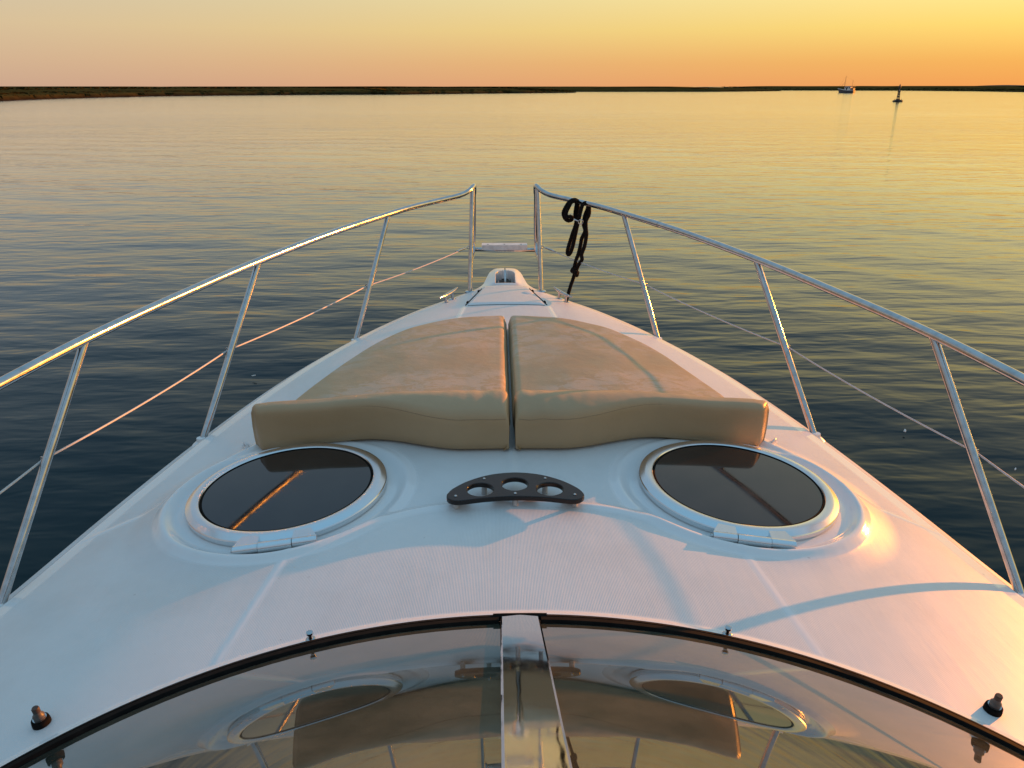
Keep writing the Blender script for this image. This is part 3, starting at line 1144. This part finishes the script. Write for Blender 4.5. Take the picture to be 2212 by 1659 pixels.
def bow_rail(sx):
    b = empty('bow_rail', (0, 0, 0), yacht)
    S = lambda q: Vector((q[0] * sx, q[1], Z0 - q[2]))
    path = spline([S(q) for q in RAIL] + [S((.215, 4.565, .567)), S((.190, 4.63, .550)), S((.183, 4.675, .549)), S((.184, 4.705, .565)), S((.186, 4.725, .60))], 8)
    MB().tube(path, .0145, 18).build('top_rail', M['steel'], b)
    j = min(range(len(path)), key=lambda i: abs(path[i].y - JOINT))
    MB().tube([path[j - 1].lerp(path[j], .6), path[j], path[j].lerp(path[j + 1], .4)], .0156, 18).build('joint_sleeve', M['steel'], b)
    # inner loop from the rail end down and back to the post
    lp = spline([S((.186, 4.722, .59)), S((.189, 4.76, .66)), S((.192, 4.83, .77)), S((.197, 4.885, .88)), S((.200, 4.885, .945)), S((.202, 4.83, .985)), S((.205, 4.68, .985)), S((.207, 4.525, .980))], 7)
    MB().tube(lp, .0125, 16).build('inner_loop', M['steel'], b)
    # gate post
    f_, t_ = S((.213, 4.487, 1.148)), S((.192, 4.628, .556))
    MB().tube([f_, f_.lerp(t_, .5), t_], .0135, 16).build('gate_post', M['steel'], b)
    MB().lathe([(.001, -.02), (.030, -.02), (.030, .006), (.026, .010), (.016, .012), (.001, .012)], 24).build('post_foot', M['steel'], b, loc=f_)
    mids = []
    for ft, tp, fr in STN:
        a, c = S(ft), S(tp)
        d_ = (c - a).normalized()
        MB().tube([a - d_ * .0, a.lerp(c, .5), c], .0125, 16).build('stanchion', M['steel'], b)
        MB().lathe([(.001, -.012), (.034, -.012), (.034, -.003), (.028, .003), (.017, .012), (.015, .024), (.001, .024)], 24).build('stanchion_foot', M['gel'], b, loc=a)
        mid = a.lerp(c, fr)
        e_ = mid + Vector((sx * .004, -.008, .0))
        out = Vector((sx * .9, .45, 0)).normalized()
        ring = [mid + out * .016 + (out * math.cos(t) + Vector((0, 0, 1)) * math.sin(t)) * .009 for t in np.linspace(0, 2 * math.pi, 13)]
        MB().tube(ring, .0024, 8, False).build('wire_eye', M['steel'], b)
        mids.append(mid + out * .016)
    pe = f_.lerp(t_, .44)
    outp = Vector((sx * .8, -.6, 0)).normalized()
    ring = [pe + outp * .020 + (outp * math.cos(t) + Vector((0, 0, 1)) * math.sin(t)) * .008 for t in np.linspace(0, 2 * math.pi, 13)]
    MB().tube(ring, .0025, 8, False).build('wire_eye', M['steel'], b)
    endp = pe + outp * .03
    ll = empty('lifeline', (0, 0, 0), yacht)
    chain = mids + [endp]
    cp = []
    for a, c in zip(chain[:-1], chain[1:]):
        for i in range(10):
            t = i / 10
            cp.append(a.lerp(c, t) - Vector((0, 0, .010 * 4 * t * (1 - t))))
    cp.append(endp)
    MB().tube(cp, .0032 if sx < 0 else .0027, 8).build('wire', M['cord'], ll)
    dv = (chain[-2] - endp).normalized()
    tb = MB()
    tb.tube([endp, endp + dv * .02, endp + dv * .022, endp + dv * .085, endp + dv * .088, endp + dv * .11], [.003, .003, .0062, .0062, .0035, .003], 10)
    tb.build('turnbuckle', M['steel'], ll)
    return path


pathR = bow_rail(1)
pathL = bow_rail(-1)

# ---- step between the pulpit loops
st_ = empty('pulpit_step', (0, 0, 0), yacht)
MB().tube([Zr(-.199, 4.875, .966), Zr(0, 4.875, .969), Zr(.199, 4.875, .972)], .0125, 14).build('cross_tube', M['steel'], st_)
s2 = MB()
s2.box((-.003, 4.868, Z0 - .947), (.288, .075, .03))
s2.build('tread', M['wplastic'], st_, bevel=.006)
for x in (-.105, 0, .105):
    MB().lathe([(.001, 0), (.005, 0), (.005, .0012), (.001, .0016)], 12).build('tread_screw', M['rubber'], st_, loc=(x - .003, 4.858, Z0 - .9318))

# ---- cleats


def cleat(sx):
    z0 = float(deck_z(np.array(sx * .325), np.array(4.27)))
    c = empty('mooring_cleat', (sx * .322, 4.275, z0 - .004), yacht, (0, R_(sx * 5), R_(sx * 21)))
    for y in (-.045, .045):
        MB().lathe([(.001, 0), (.024, 0), (.024, .004), (.018, .007), (.008, .009), (.0065, .034), (.009, .042), (.001, .044)], 20, (0, y, 0)).build('cleat_post', M['steel'], c)
    pts = [(0, -.125 + .25 * i / 12, .044 + .008 * (abs(i - 6) / 6) ** 2) for i in range(13)]
    MB().tube(pts, [.004 + .0065 * (1 - (abs(i - 6) / 6) ** 2.2) for i in range(13)], 12).build('cleat_horn', M['steel'], c)


cleat(-1)
cleat(1)

# ---- anchor locker lid and its side strips
lid_pts = [(-.215, 4.08), (.215, 4.08), (.135, 4.535), (-.135, 4.535)]
lid_par = empty('anchor_locker', (0, 0, 0), yacht)
nu, nv = 40, 40
v, f = [], []
for j in range(nv + 1):
    y = 4.08 + .455 * j / nv
    hw = .215 + (.135 - .215) * j / nv
    for i in range(nu + 1):
        x = hw * (2 * i / nu - 1)
        ed = min(hw - abs(x), y - 4.08, 4.535 - y)
        v.append((x, y, float(base_z(np.array(x), np.array(y))) + .001 + .009 * min(1, max(0, ed) / .012) ** .5))
for j in range(nv):
    for i in range(nu):
        a = j * (nu + 1) + i
        f.append((a, a + 1, a + nu + 2, a + nu + 1))
lid = mesh_obj('locker_lid', v, f, M['deck'], lid_par)
at = lid.data.attributes.new('nonskid', 'FLOAT', 'POINT')
at.data.foreach_set('value', [.9 if (min(.2 - abs(q[0]), q[1] - 4.1, 4.51 - q[1]) > 0) else 0.0 for q in v])
for sx in (-1, 1):
    g = [(sx * (.223 - .080 * t), 4.085 + .43 * t) for t in np.linspace(0, 1, 10)]
    MB().tube([(x, y, float(base_z(np.array(x), np.array(y))) + .0005) for x, y in g], .003, 8).build('side_gasket', M['rubber'], lid_par)
    for t in (.12, .8):
        x, y = sx * (.224 - .080 * t), 4.085 + .43 * t
        MB().box((x, y, float(base_z(np.array(x), np.array(y))) + .006), (.007, .026, .008), sx * .18).build('hinge', M['rubber'], lid_par, bevel=.002)
MB().tube([(x, 4.073, float(base_z(np.array(x), np.array(4.073))) + .0005) for x in np.linspace(-.21, .21, 12)], .0022, 6).build('lid_seam', M['gplastic'], lid_par)
pl = MB()
pl.lathe([(.001, 0), (.030, 0), (.030, .002), (.024, .004), (.001, .0042)], 28)
pl.build('flush_latch', M['wplastic'], lid_par, loc=(.125, 4.33, float(base_z(np.array(.125), np.array(4.33))) + .0102))

# ---- anchor roller in the nose slot
ar = empty('anchor_roller', (0, 0, 0), yacht)
zb = float(deck_z(np.array(0.0), np.array(4.74)))
for sx in (-1, 1):
    ck = MB()
    ck.box((sx * .040, 4.73, zb + .022), (.004, .20, .042))
    ck.build('cheek_plate', M['steel'], ar, bevel=.0015)
MB().tube([(-.038, 4.80, zb + .026), (-.012, 4.80, zb + .026), (.012, 4.80, zb + .026), (.038, 4.80, zb + .026)], [.020, .013, .013, .020], 18).build('roller', M['gplastic'], ar)
sh_ = MB()
sh_.add([(-.006, 4.64, zb + .01), (.006, 4.64, zb + .01), (.006, 4.86, zb + .052), (-.006, 4.86, zb + .052), (-.006, 4.64, zb + .034), (.006, 4.64, zb + .034), (.006, 4.86, zb + .092), (-.006, 4.86, zb + .092)],
        [(3, 2, 1, 0), (4, 5, 6, 7), (0, 1, 5, 4), (1, 2, 6, 5), (2, 3, 7, 6), (3, 0, 4, 7)])
sh_.build('anchor_shank', M['steel'], ar, bevel=.002)
arch = MB()
a_ = [(.034 * math.cos(t), .034 * math.sin(t)) for t in np.linspace(0, math.pi, 16)]
arch.add([(x, 4.861, zb + .004 + z) for x, z in a_] + [(x, 4.872, zb + .004 + z) for x, z in a_],
         [tuple(range(15, -1, -1)), tuple(range(16, 32))] + [(i, i + 1, 17 + i, 16 + i) for i in range(15)] + [(15, 0, 16, 31)])
arch.build('hawse_shade_plate', M['gplastic'], ar)  # solid dark plate; the tunnel's shade is put into its colour

# ------------------------------------------------------------------ sun cushions (lifted off the deck: things of their own)
OUT = pchip(np.array([2.20, 2.33, 2.55, 2.79, 3.04, 3.22, 3.38, 3.49, 3.56, 3.60]), np.array([.88, .865, .80, .725, .64, .56, .455, .33, .18, .02]))


def aft_y(x):
    return 2.236 + .108 * sstep(.15, .50, x)


def front_y(x):
    # inverse of OUT
    ys = np.linspace(2.3, 3.60, 400)
    return np.interp(-x, -OUT(ys), ys)


GAP = .0105


def slab(name, xs, ylo, yhi, top, r, sx, parent, nv=64, salt=0.0, flare=0.0, foot=None):
    """upholstered block between two plan curves with rolled edges; top(x, y) = height over the deck"""
    nu = len(xs)
    V, F, S_ = [], [], []
    tv = np.linspace(0, 1, nv)
    tv = .5 - .5 * np.cos(tv * math.pi) * (0.35) - .5 * (1 - 2 * tv) * .65
    xa, xb = xs[0], xs[-1]
    for x in xs:
        y0, y1 = float(ylo(x)), float(yhi(x))
        for t in tv:
            y = y0 + (y1 - y0) * t
            d_ = min(x - xa, xb - x, (y - y0), (y1 - y))
            V.append([x, y, d_])
    V = np.array(V)
    H = top(V[:, 0], V[:, 1])
    dz = deck_z(V[:, 0], V[:, 1])
    base = base_z(V[:, 0], V[:, 1]) - .006
    dd = np.clip(V[:, 2], 0, r)
    rnd_ = r - np.sqrt(np.maximum(r * r - (r - dd) ** 2, 0))
    Zt = base + H - rnd_ * np.minimum(1, H / (r * 1.2))
    P = np.stack([V[:, 0] * sx, V[:, 1], Zt], -1)
    idx = lambda i, j: i * nv + j
    verts = [tuple(p) for p in P]
    for i in range(nu - 1):
        for j in range(nv - 1):
            F.append((idx(i, j), idx(i + 1, j), idx(i + 1, j + 1), idx(i, j + 1)))
    ring = [idx(i, 0) for i in range(nu)] + [idx(nu - 1, j) for j in range(1, nv)] + [idx(i, nv - 1) for i in range(nu - 2, -1, -1)] + [idx(0, j) for j in range(nv - 2, 0, -1)]
    cx, cy = V[:, 0].mean(), V[:, 1].mean()
    prev = ring
    for lvl in (.12, .4, .7, .93, 1.0):
        cur = []
        for q in ring:
            p = P[q]
            zb_ = base[q] + .004
            bul = .007 * math.sin(math.pi * min(1, lvl)) - (flare * lvl) - (.006 if lvl == 1.0 else 0)
            dx, dy = V[q, 0] - cx, V[q, 1] - cy
            if V[q, 1] - float(ylo(V[q, 0])) < .002:
                dx, dy = 0, -1
            elif float(yhi(V[q, 0])) - V[q, 1] < .002:
                dx, dy = 0, 1
            else:
                dx, dy = (1 if V[q, 0] > cx else -1), 0
            cur.append(len(verts))
            verts.append((p[0] + sx * dx * bul, p[1] + dy * bul, p[2] + (zb_ - p[2]) * lvl))
        m_ = len(ring)
        for k_ in range(m_):
            F.append((prev[k_], cur[k_], cur[(k_ + 1) % m_], prev[(k_ + 1) % m_]))
        prev = cur
    F.append(tuple(prev))
    bm = bmesh.new()
    vs = [bm.verts.new(q) for q in verts]
    for q in F:
        try:
            bm.faces.new([vs[a] for a in q])
        except ValueError:
            pass
    o = bm_obj(name, bm, M['vinyl'], parent, True, 60)
    at = o.data.attributes.new('salt', 'FLOAT', 'POINT')
    at.data.foreach_set('value', [salt] * len(o.data.vertices))
    return o


def cushion(sx, label):
    c = empty('sun_cushion', (sx * .4, 2.8, float(base_z(np.array(.4), np.array(2.8)))))
    off = Matrix.Translation(-Vector(c.location))
    tag(c, label, 'cushion', 'sun cushions on the foredeck')
    parts = []
    # flat pad
    xs = np.concatenate([np.linspace(GAP, GAP + .05, 9)[:-1], np.linspace(GAP + .05, .80, 60)])
    lo = lambda x: 2.395 + 0 * x
    hi = lambda x: np.maximum(front_y(x), 2.41)
    pt_ = lambda x, y: .085 + .012 * np.sin(np.clip((x - GAP) / .8, 0, 1) * math.pi) - .006 * sstep(3.2, 3.6, y) \
        + np.array([.0028 * mnoise.noise(Vector((a * 7, b * 5, sx * 3.1))) for a, b in zip(x, y)])
    parts.append(slab('pad', xs, lo, hi, pt_, .028, sx, None, 90, 1.0))
    # raised aft bolster
    xs2 = np.concatenate([np.linspace(GAP, GAP + .06, 12)[:-1], np.linspace(GAP + .06, .80, 70)[:-1], np.linspace(.80, .875, 14)])
    lo2 = lambda x: aft_y(x) + .045 * sstep(.825, .875, x) ** 2
    hi2 = lambda x: 2.520 - .075 * sstep(.12, .62, x) - .02 * sstep(.80, .875, x) ** 2

    def bt(x, y):
        a = lo2(x)
        t = np.clip((y - a) / (hi2(x) - a), 0, 1)
        o_ = sstep(.18, .50, x)
        hump = .118 + .030 * o_ + .012 * sstep(.62, .87, x) + (.040 * (1 - o_) + .004) * np.sin(np.clip(t * 1.2 + .05, 0, 1) * math.pi) ** .8
        hump = hump - .055 * sstep(.55, 1.0, t)
        wr = np.array([.005 * mnoise.noise(Vector((p * 26, q * 9, 2.0 + sx))) + .003 * mnoise.noise(Vector((p * 9, q * 14, 7.0 + sx))) for p, q in zip(x, y)])
        return hump + .6 * wr * (1 - sstep(.06, .34, x)) + .15 * wr
    parts.append(slab('bolster', xs2, lo2, hi2, bt, .024, sx, None, 44, .0, flare=.012))
    # seam welts
    def weld(name, pts, r, mat='seam'):
        parts.append(MB().tube([(sx * x, y, z) for x, y, z in pts], r, 6).build(name, M[mat]))
    sm = []
    for x in np.concatenate([np.linspace(GAP + .01, .10, 8), np.linspace(.12, .86, 50)]):
        y = float(lo2(x))
        h = float(bt(np.array([x]), np.array([y + .004]))[0])
        sm.append((x, y + .0035 - .001, float(base_z(np.array(x), np.array(y))) - .006 + h - .0165))
    weld('bolster_seam', sm, .0011)
    sd = []
    for y in np.linspace(2.25, 2.49, 16):
        h = float(bt(np.array([GAP]), np.array([y]))[0])
        sd.append((GAP + .003, y, float(base_z(np.array(GAP), np.array(y))) - .006 + h - .022))
    weld('bolster_side_seam', sd, .0016)
    sd = []
    for y in np.linspace(2.53, 3.57, 40):
        h = float(pt_(np.array([GAP]), np.array([y]))[0])
        sd.append((GAP + .0028, y, float(base_z(np.array(GAP), np.array(y))) - .006 + h - .018))
    weld('pad_side_seam', sd, .0018)
    for p in parts:
        p.parent = c
        p.data.transform(off)
    return c


cushion(-1, 'left beige vinyl sun cushion with raised aft bolster and faint salt marks')
cushion(1, 'right beige vinyl sun cushion with raised aft bolster and heavier salt marks')

# ------------------------------------------------------------------ black line hung over the starboard rail


def rope_mesh(mb, pts, r, per=7, pitch=.030):
    path = spline(pts, per)
    n = len(path)
    ln = [0]
    for a, b in zip(path[:-1], path[1:]):
        ln.append(ln[-1] + (b - a).length)
    # resample
    k = max(4, int(ln[-1] / .004))
    res = []
    for i in range(k + 1):
        s_ = ln[-1] * i / k
        j = min(n - 2, max(0, int(np.searchsorted(ln, s_) - 1)))
        res.append(path[j].lerp(path[j + 1], (s_ - ln[j]) / max(1e-9, ln[j + 1] - ln[j])))
    for strand in range(3):
        out = []
        for i, p in enumerate(res):
            tn = (res[min(i + 1, k)] - res[max(i - 1, 0)]).normalized()
            u = tn.cross(Vector((.3, 1, .2))).normalized()
            w_ = tn.cross(u)
            a = 2 * math.pi * (ln[-1] * i / k / pitch + strand / 3)
            out.append(p + (u * math.cos(a) + w_ * math.sin(a)) * r * .52)
        mb.tube(out, r * .58, 6)


rope = empty('mooring_line', (.40, 4.29, Z0 - .602))
tag(rope, 'black twisted mooring line looped and knotted over the right bow rail', 'rope')
PX = 1 / 3.19 * .5486 * 4.23 / 1662     # metres per enlarged survey unit


def rp(cx, cy, dy=0.0):
    x = (cx - 800) * PX
    z = -(cy - 295) * PX * 1.03
    y = -x * .85 * (1 if abs(cy - 295) < 120 else .85) + dy
    return Vector((x, y, z))


rb = MB()
R1 = .0108
rope_mesh(rb, [rp(735, 468, -.03), rp(688, 500, -.03), rp(640, 478, -.03), rp(618, 415, -.03), rp(645, 345, -.03), rp(690, 278, -.02), rp(745, 252, .0), rp(790, 268, .02), rp(800, 320, .03),
               rp(790, 430, .02), rp(775, 545, .0), rp(735, 670, -.01), rp(700, 800, -.01), rp(682, 890, -.01), rp(690, 925, -.015), rp(715, 900, -.02), rp(745, 800, -.02), rp(770, 660, -.02),
               rp(795, 520, -.02), rp(815, 400, -.03), rp(838, 310, -.02), rp(870, 278, .0), rp(905, 285, .02), rp(915, 340, .03), rp(885, 430, .02), rp(868, 530, .0), rp(885, 610, -.01),
               rp(850, 700, -.01), rp(835, 800, -.01), rp(815, 900, -.01), rp(790, 980, -.01), rp(770, 1080, -.01), rp(760, 1130, -.01)], R1)
rope_mesh(rb, [rp(725, 450, -.045), rp(690, 442, -.045), rp(650, 455, -.05), rp(650, 400, -.05), rp(676, 340, -.04), rp(715, 275, -.02), rp(765, 262, .0), rp(785, 300, .03), rp(770, 400, .02), rp(768, 470, .01)], R1)
rope_mesh(rb, [rp(925, 300, .02), rp(932, 350, .03), rp(930, 420, .02), rp(895, 490, .0), rp(893, 560, -.01), rp(900, 640, -.02), rp(893, 720, -.02), rp(880, 800, -.02), rp(850, 900, -.02),
               rp(858, 960, -.02), rp(820, 1030, -.02), rp(795, 1100, -.02), rp(790, 1150, -.02)], R1)
rb.build('looped_bights', M['rope'], rope)
rk = MB()
rope_mesh(rk, [rp(750, 1095, -.02), rp(770, 1120, -.045), rp(800, 1125, -.03), rp(805, 1150, .0), rp(775, 1150, .015), rp(750, 1130, .0), rp(760, 1110, -.035), rp(795, 1145, -.04), rp(800, 1165, -.02)], .0125)
rk.build('knot', M['rope'], rope)
rt = MB()
rope_mesh(rt, [rp(780, 1150, -.01), rp(755, 1220, -.03), rp(725, 1300, -.05), rp(690, 1410, -.075), rp(655, 1530, -.10), rp(640, 1575, -.105)], .0105)
rt.build('tail', M['rope'], rope)
sk = MB()
sk.tube([rp(740 + 0, 478, -.035), rp(770, 480, -.035), rp(800, 490, -.035)], .004, 8)
sk.tube([rp(825, 497, -.035) + Vector((.0125 * math.cos(t), 0, .0125 * math.sin(t))) for t in np.linspace(0, 2 * math.pi, 17)], .003, 8, False)
sk.build('shackle', M['steel'], rope)

# ------------------------------------------------------------------ fishing boat at anchor
bx, by = pt(1828, 201)
fb = empty('fishing_boat', (bx, by, 0))
tag(fb, 'small two-masted fishing boat with dark hull and white wheelhouse near the far shore', 'boat')
fb.rotation_euler = (0, 0, R_(131))   # local +X = bow


def fish_boat():
    L = 7.2
    ns_ = 22
    v, f = [], []
    rows = []
    for i in range(ns_ + 1):
        t = i / ns_
        x = -L / 2 + L * t
        hb = 1.3 * (1 - max(0, (t - .45) / .55) ** 2.2) * (.86 + .14 * min(1, t / .25))
        sheer = 1.15 + .75 * max(0, (t - .35) / .65) ** 1.8 + .12 * max(0, .3 - t)
        row = []
        for k, (w, z) in enumerate(((0.0, -.5), (.55, -.35), (.88, .1), (.98, .6), (1.0, 1.0))):
            xx = x + (.7 * z * max(0, t - .85) / .15 if z > 0 else 0)
            row.append((xx, hb * w, -.4 + (sheer + .4) * (.0 if k == 0 else (z + .35) / 1.35)))
        rows.append(row)
    for s in (1, -1):
        base = len(v)
        for row in rows:
            v += [(x, s * y, z) for x, y, z in row]
        for i in range(ns_):
            for k in range(4):
                a = base + i * 5 + k
                f.append((a, a + 5, a + 6, a + 1))
    o1 = 0
    o2 = (ns_ + 1) * 5
    for i in range(ns_):
        f.append((o1 + i * 5 + 4, o1 + i * 5 + 9, o2 + i * 5 + 9, o2 + i * 5 + 4))
    for k in range(4):
        f.append((o1 + k, o1 + k + 1, o2 + k + 1, o2 + k))
    m_ = MB()
    m_.add(v, f)
    m_.build('hull', M['hullpaint'], fb)
    gw = MB()
    gw.tube([(r_[4][0], r_[4][1], r_[4][2] + .02) for r_ in rows], .07, 6)
    gw.tube([(r_[4][0], -r_[4][1], r_[4][2] + .02) for r_ in rows], .07, 6)
    gw.build('gunwale', M['wpaint'], fb)
    MB().box((-L / 2 - .04, 0, .82), (.06, 2.2, .75)).build('transom', M['timber'], fb, bevel=.02)
    wh = MB()
    wh.box((-.75, 0, 1.95), (2.7, 1.9, 1.7))
    wh.build('wheelhouse', M['wpaint'], fb, bevel=.05)
    MB().box((-2.75, 0, 1.65), (1.3, 1.9, 1.1)).build('aft_shelter', M['timber'], fb, bevel=.04)
    MB().box((-1.2, 0, 2.86), (4.3, 2.25, .12)).build('roof', M['hullpaint'], fb, bevel=.03)
    for s in (-1, 1):
        for x in (-1.55, -.75, .1):
            MB().box((x, s * .955, 2.25), (.55, .03, .5)).build('window', M['dwin'], fb)
        MB().box((.605, s * .45, 2.25), (.03, .6, .5)).build('window', M['dwin'], fb)
    MB().box((-.35, .958, 1.75), (.5, .02, 1.15)).build('door', M['dwin'], fb)
    MB().tube([(1.25, 0, 1.2), (1.18, 0, 4), (1.1, 0, 7.4)], [.09, .075, .045], 8).build('main_mast', M['timber'], fb)
    MB().tube([(-2.3, 0, 2.8), (-2.35, 0, 5.6)], [.06, .04], 8).build('mizzen_mast', M['timber'], fb)
    MB().tube([(1.3, 0, 4.5), (2.6, 0, 3.1)], .05, 6).build('derrick_boom', M['timber'], fb)
    for a, b in (((1.12, 0, 7.2), (4.3, 0, 2.0)), ((1.12, 0, 7.2), (.9, 1.2, 1.4)), ((1.12, 0, 7.2), (.9, -1.2, 1.4)), ((1.12, 0, 7.1), (-2.3, 0, 5.4)), ((-2.35, 0, 5.5), (-4, 0, 1.4))):
        MB().tube([a, b], .012, 5).build('stay', M['rope'], fb)


fish_boat()

# ------------------------------------------------------------------ channel buoy
qx, qy = pt(1939, 220.0)
by_ = empty('channel_buoy', (qx, qy, 0))
by_.rotation_euler = (0, R_(-1), 0)
tag(by_, 'black channel buoy with lattice tower and cone topmark on the right', 'buoy')
fl = MB()
fl.lathe([(.05, -.5), (.80, -.45), (.92, -.1), (.94, .12), (.90, .26), (.70, .34), (.42, .38), (.40, .50), (.05, .52)], 20)
fl.build('float', M['bblack'], by_)
MB().lathe([(.90, .12), (.98, .14), (.98, .22), (.90, .24)], 20, closed=True).build('fender_ring', M['rubber'], by_)
for k in range(4):
    a = math.pi / 4 + k * math.pi / 2
    MB().tube([(.26 * math.cos(a), .26 * math.sin(a), .48), (.13 * math.cos(a), .13 * math.sin(a), 2.55)], .055, 8).build('tower_leg', M['bblack'], by_)
    MB().tube([(.62 * math.cos(a), .62 * math.sin(a), .36), (.62 * math.cos(a), .62 * math.sin(a), .56)], .05, 8).build('lifting_lug', M['bblack'], by_)
for z0, z1 in ((.82, 1.06), (1.30, 1.48), (1.72, 1.90)):
    r0 = .26 - .13 * (z0 - .48) / 2.07
    r1 = .26 - .13 * (z1 - .48) / 2.07
    MB().lathe([(r0 + .03, z0), (r1 + .03, z1), (r1, z1), (r0, z0)], 16, closed=True).build('band', M['bblack'], by_)
MB().lathe([(.10, 1.86), (.36, 1.87), (.36, 1.92), (.10, 1.93)], 16, closed=True).build('platform', M['bblack'], by_)
MB().lathe([(.02, 2.04), (.10, 2.05), (.11, 2.20), (.02, 2.24)], 14).build('lantern', M['wpaint'], by_)
MB().lathe([(.02, 2.45), (.19, 2.46), (.17, 2.55), (.02, 2.56)], 16).build('cage_top', M['bblack'], by_)
MB().lathe([(.01, 2.66), (.26, 2.67), (.02, 3.30), (.005, 3.31)], 18).build('cone_topmark', M['bblack'], by_)
MB().tube([(0, 0, 2.4), (0, 0, 2.7)], .03, 8).build('topmark_staff', M['bblack'], by_)

# ------------------------------------------------------------------ a few feathers adrift
for i, (fx, fy, label) in enumerate(((548, 816, 'single white feather afloat off the left bow, beyond the long cushion'), (1953, 936, 'tiny white feather afloat right of the second right stanchion'),
                                     (3995 * .5486, 1858 * .5486, 'tiny white feather afloat at the right frame edge'), (3562 * .5486, 1706 * .5486, 'small white feather afloat below the right lifeline'))):
    x, y = pt(fx, fy)
    s_ = .016 if i in (0, 3) else .010
    fe = MB()
    n = 8
    v = [(s_ * math.cos(a) * 1.6 * (1 if math.cos(a) > 0 else .8), s_ * .55 * math.sin(a), .004 * math.cos(a)) for a in np.linspace(0, 2 * math.pi, n, endpoint=False)]
    fe.add(v + [(a, b, c + .006) for a, b, c in v], [tuple(range(n - 1, -1, -1)), tuple(range(n, 2 * n))] + [(k, (k + 1) % n, n + (k + 1) % n, n + k) for k in range(n)])
    o = fe.build('feather', M['feather'], None, loc=(x, y, .022), rot=(0, 0, .4 * i))
    tag(o, label, 'feather', 'feathers adrift beside the yacht')
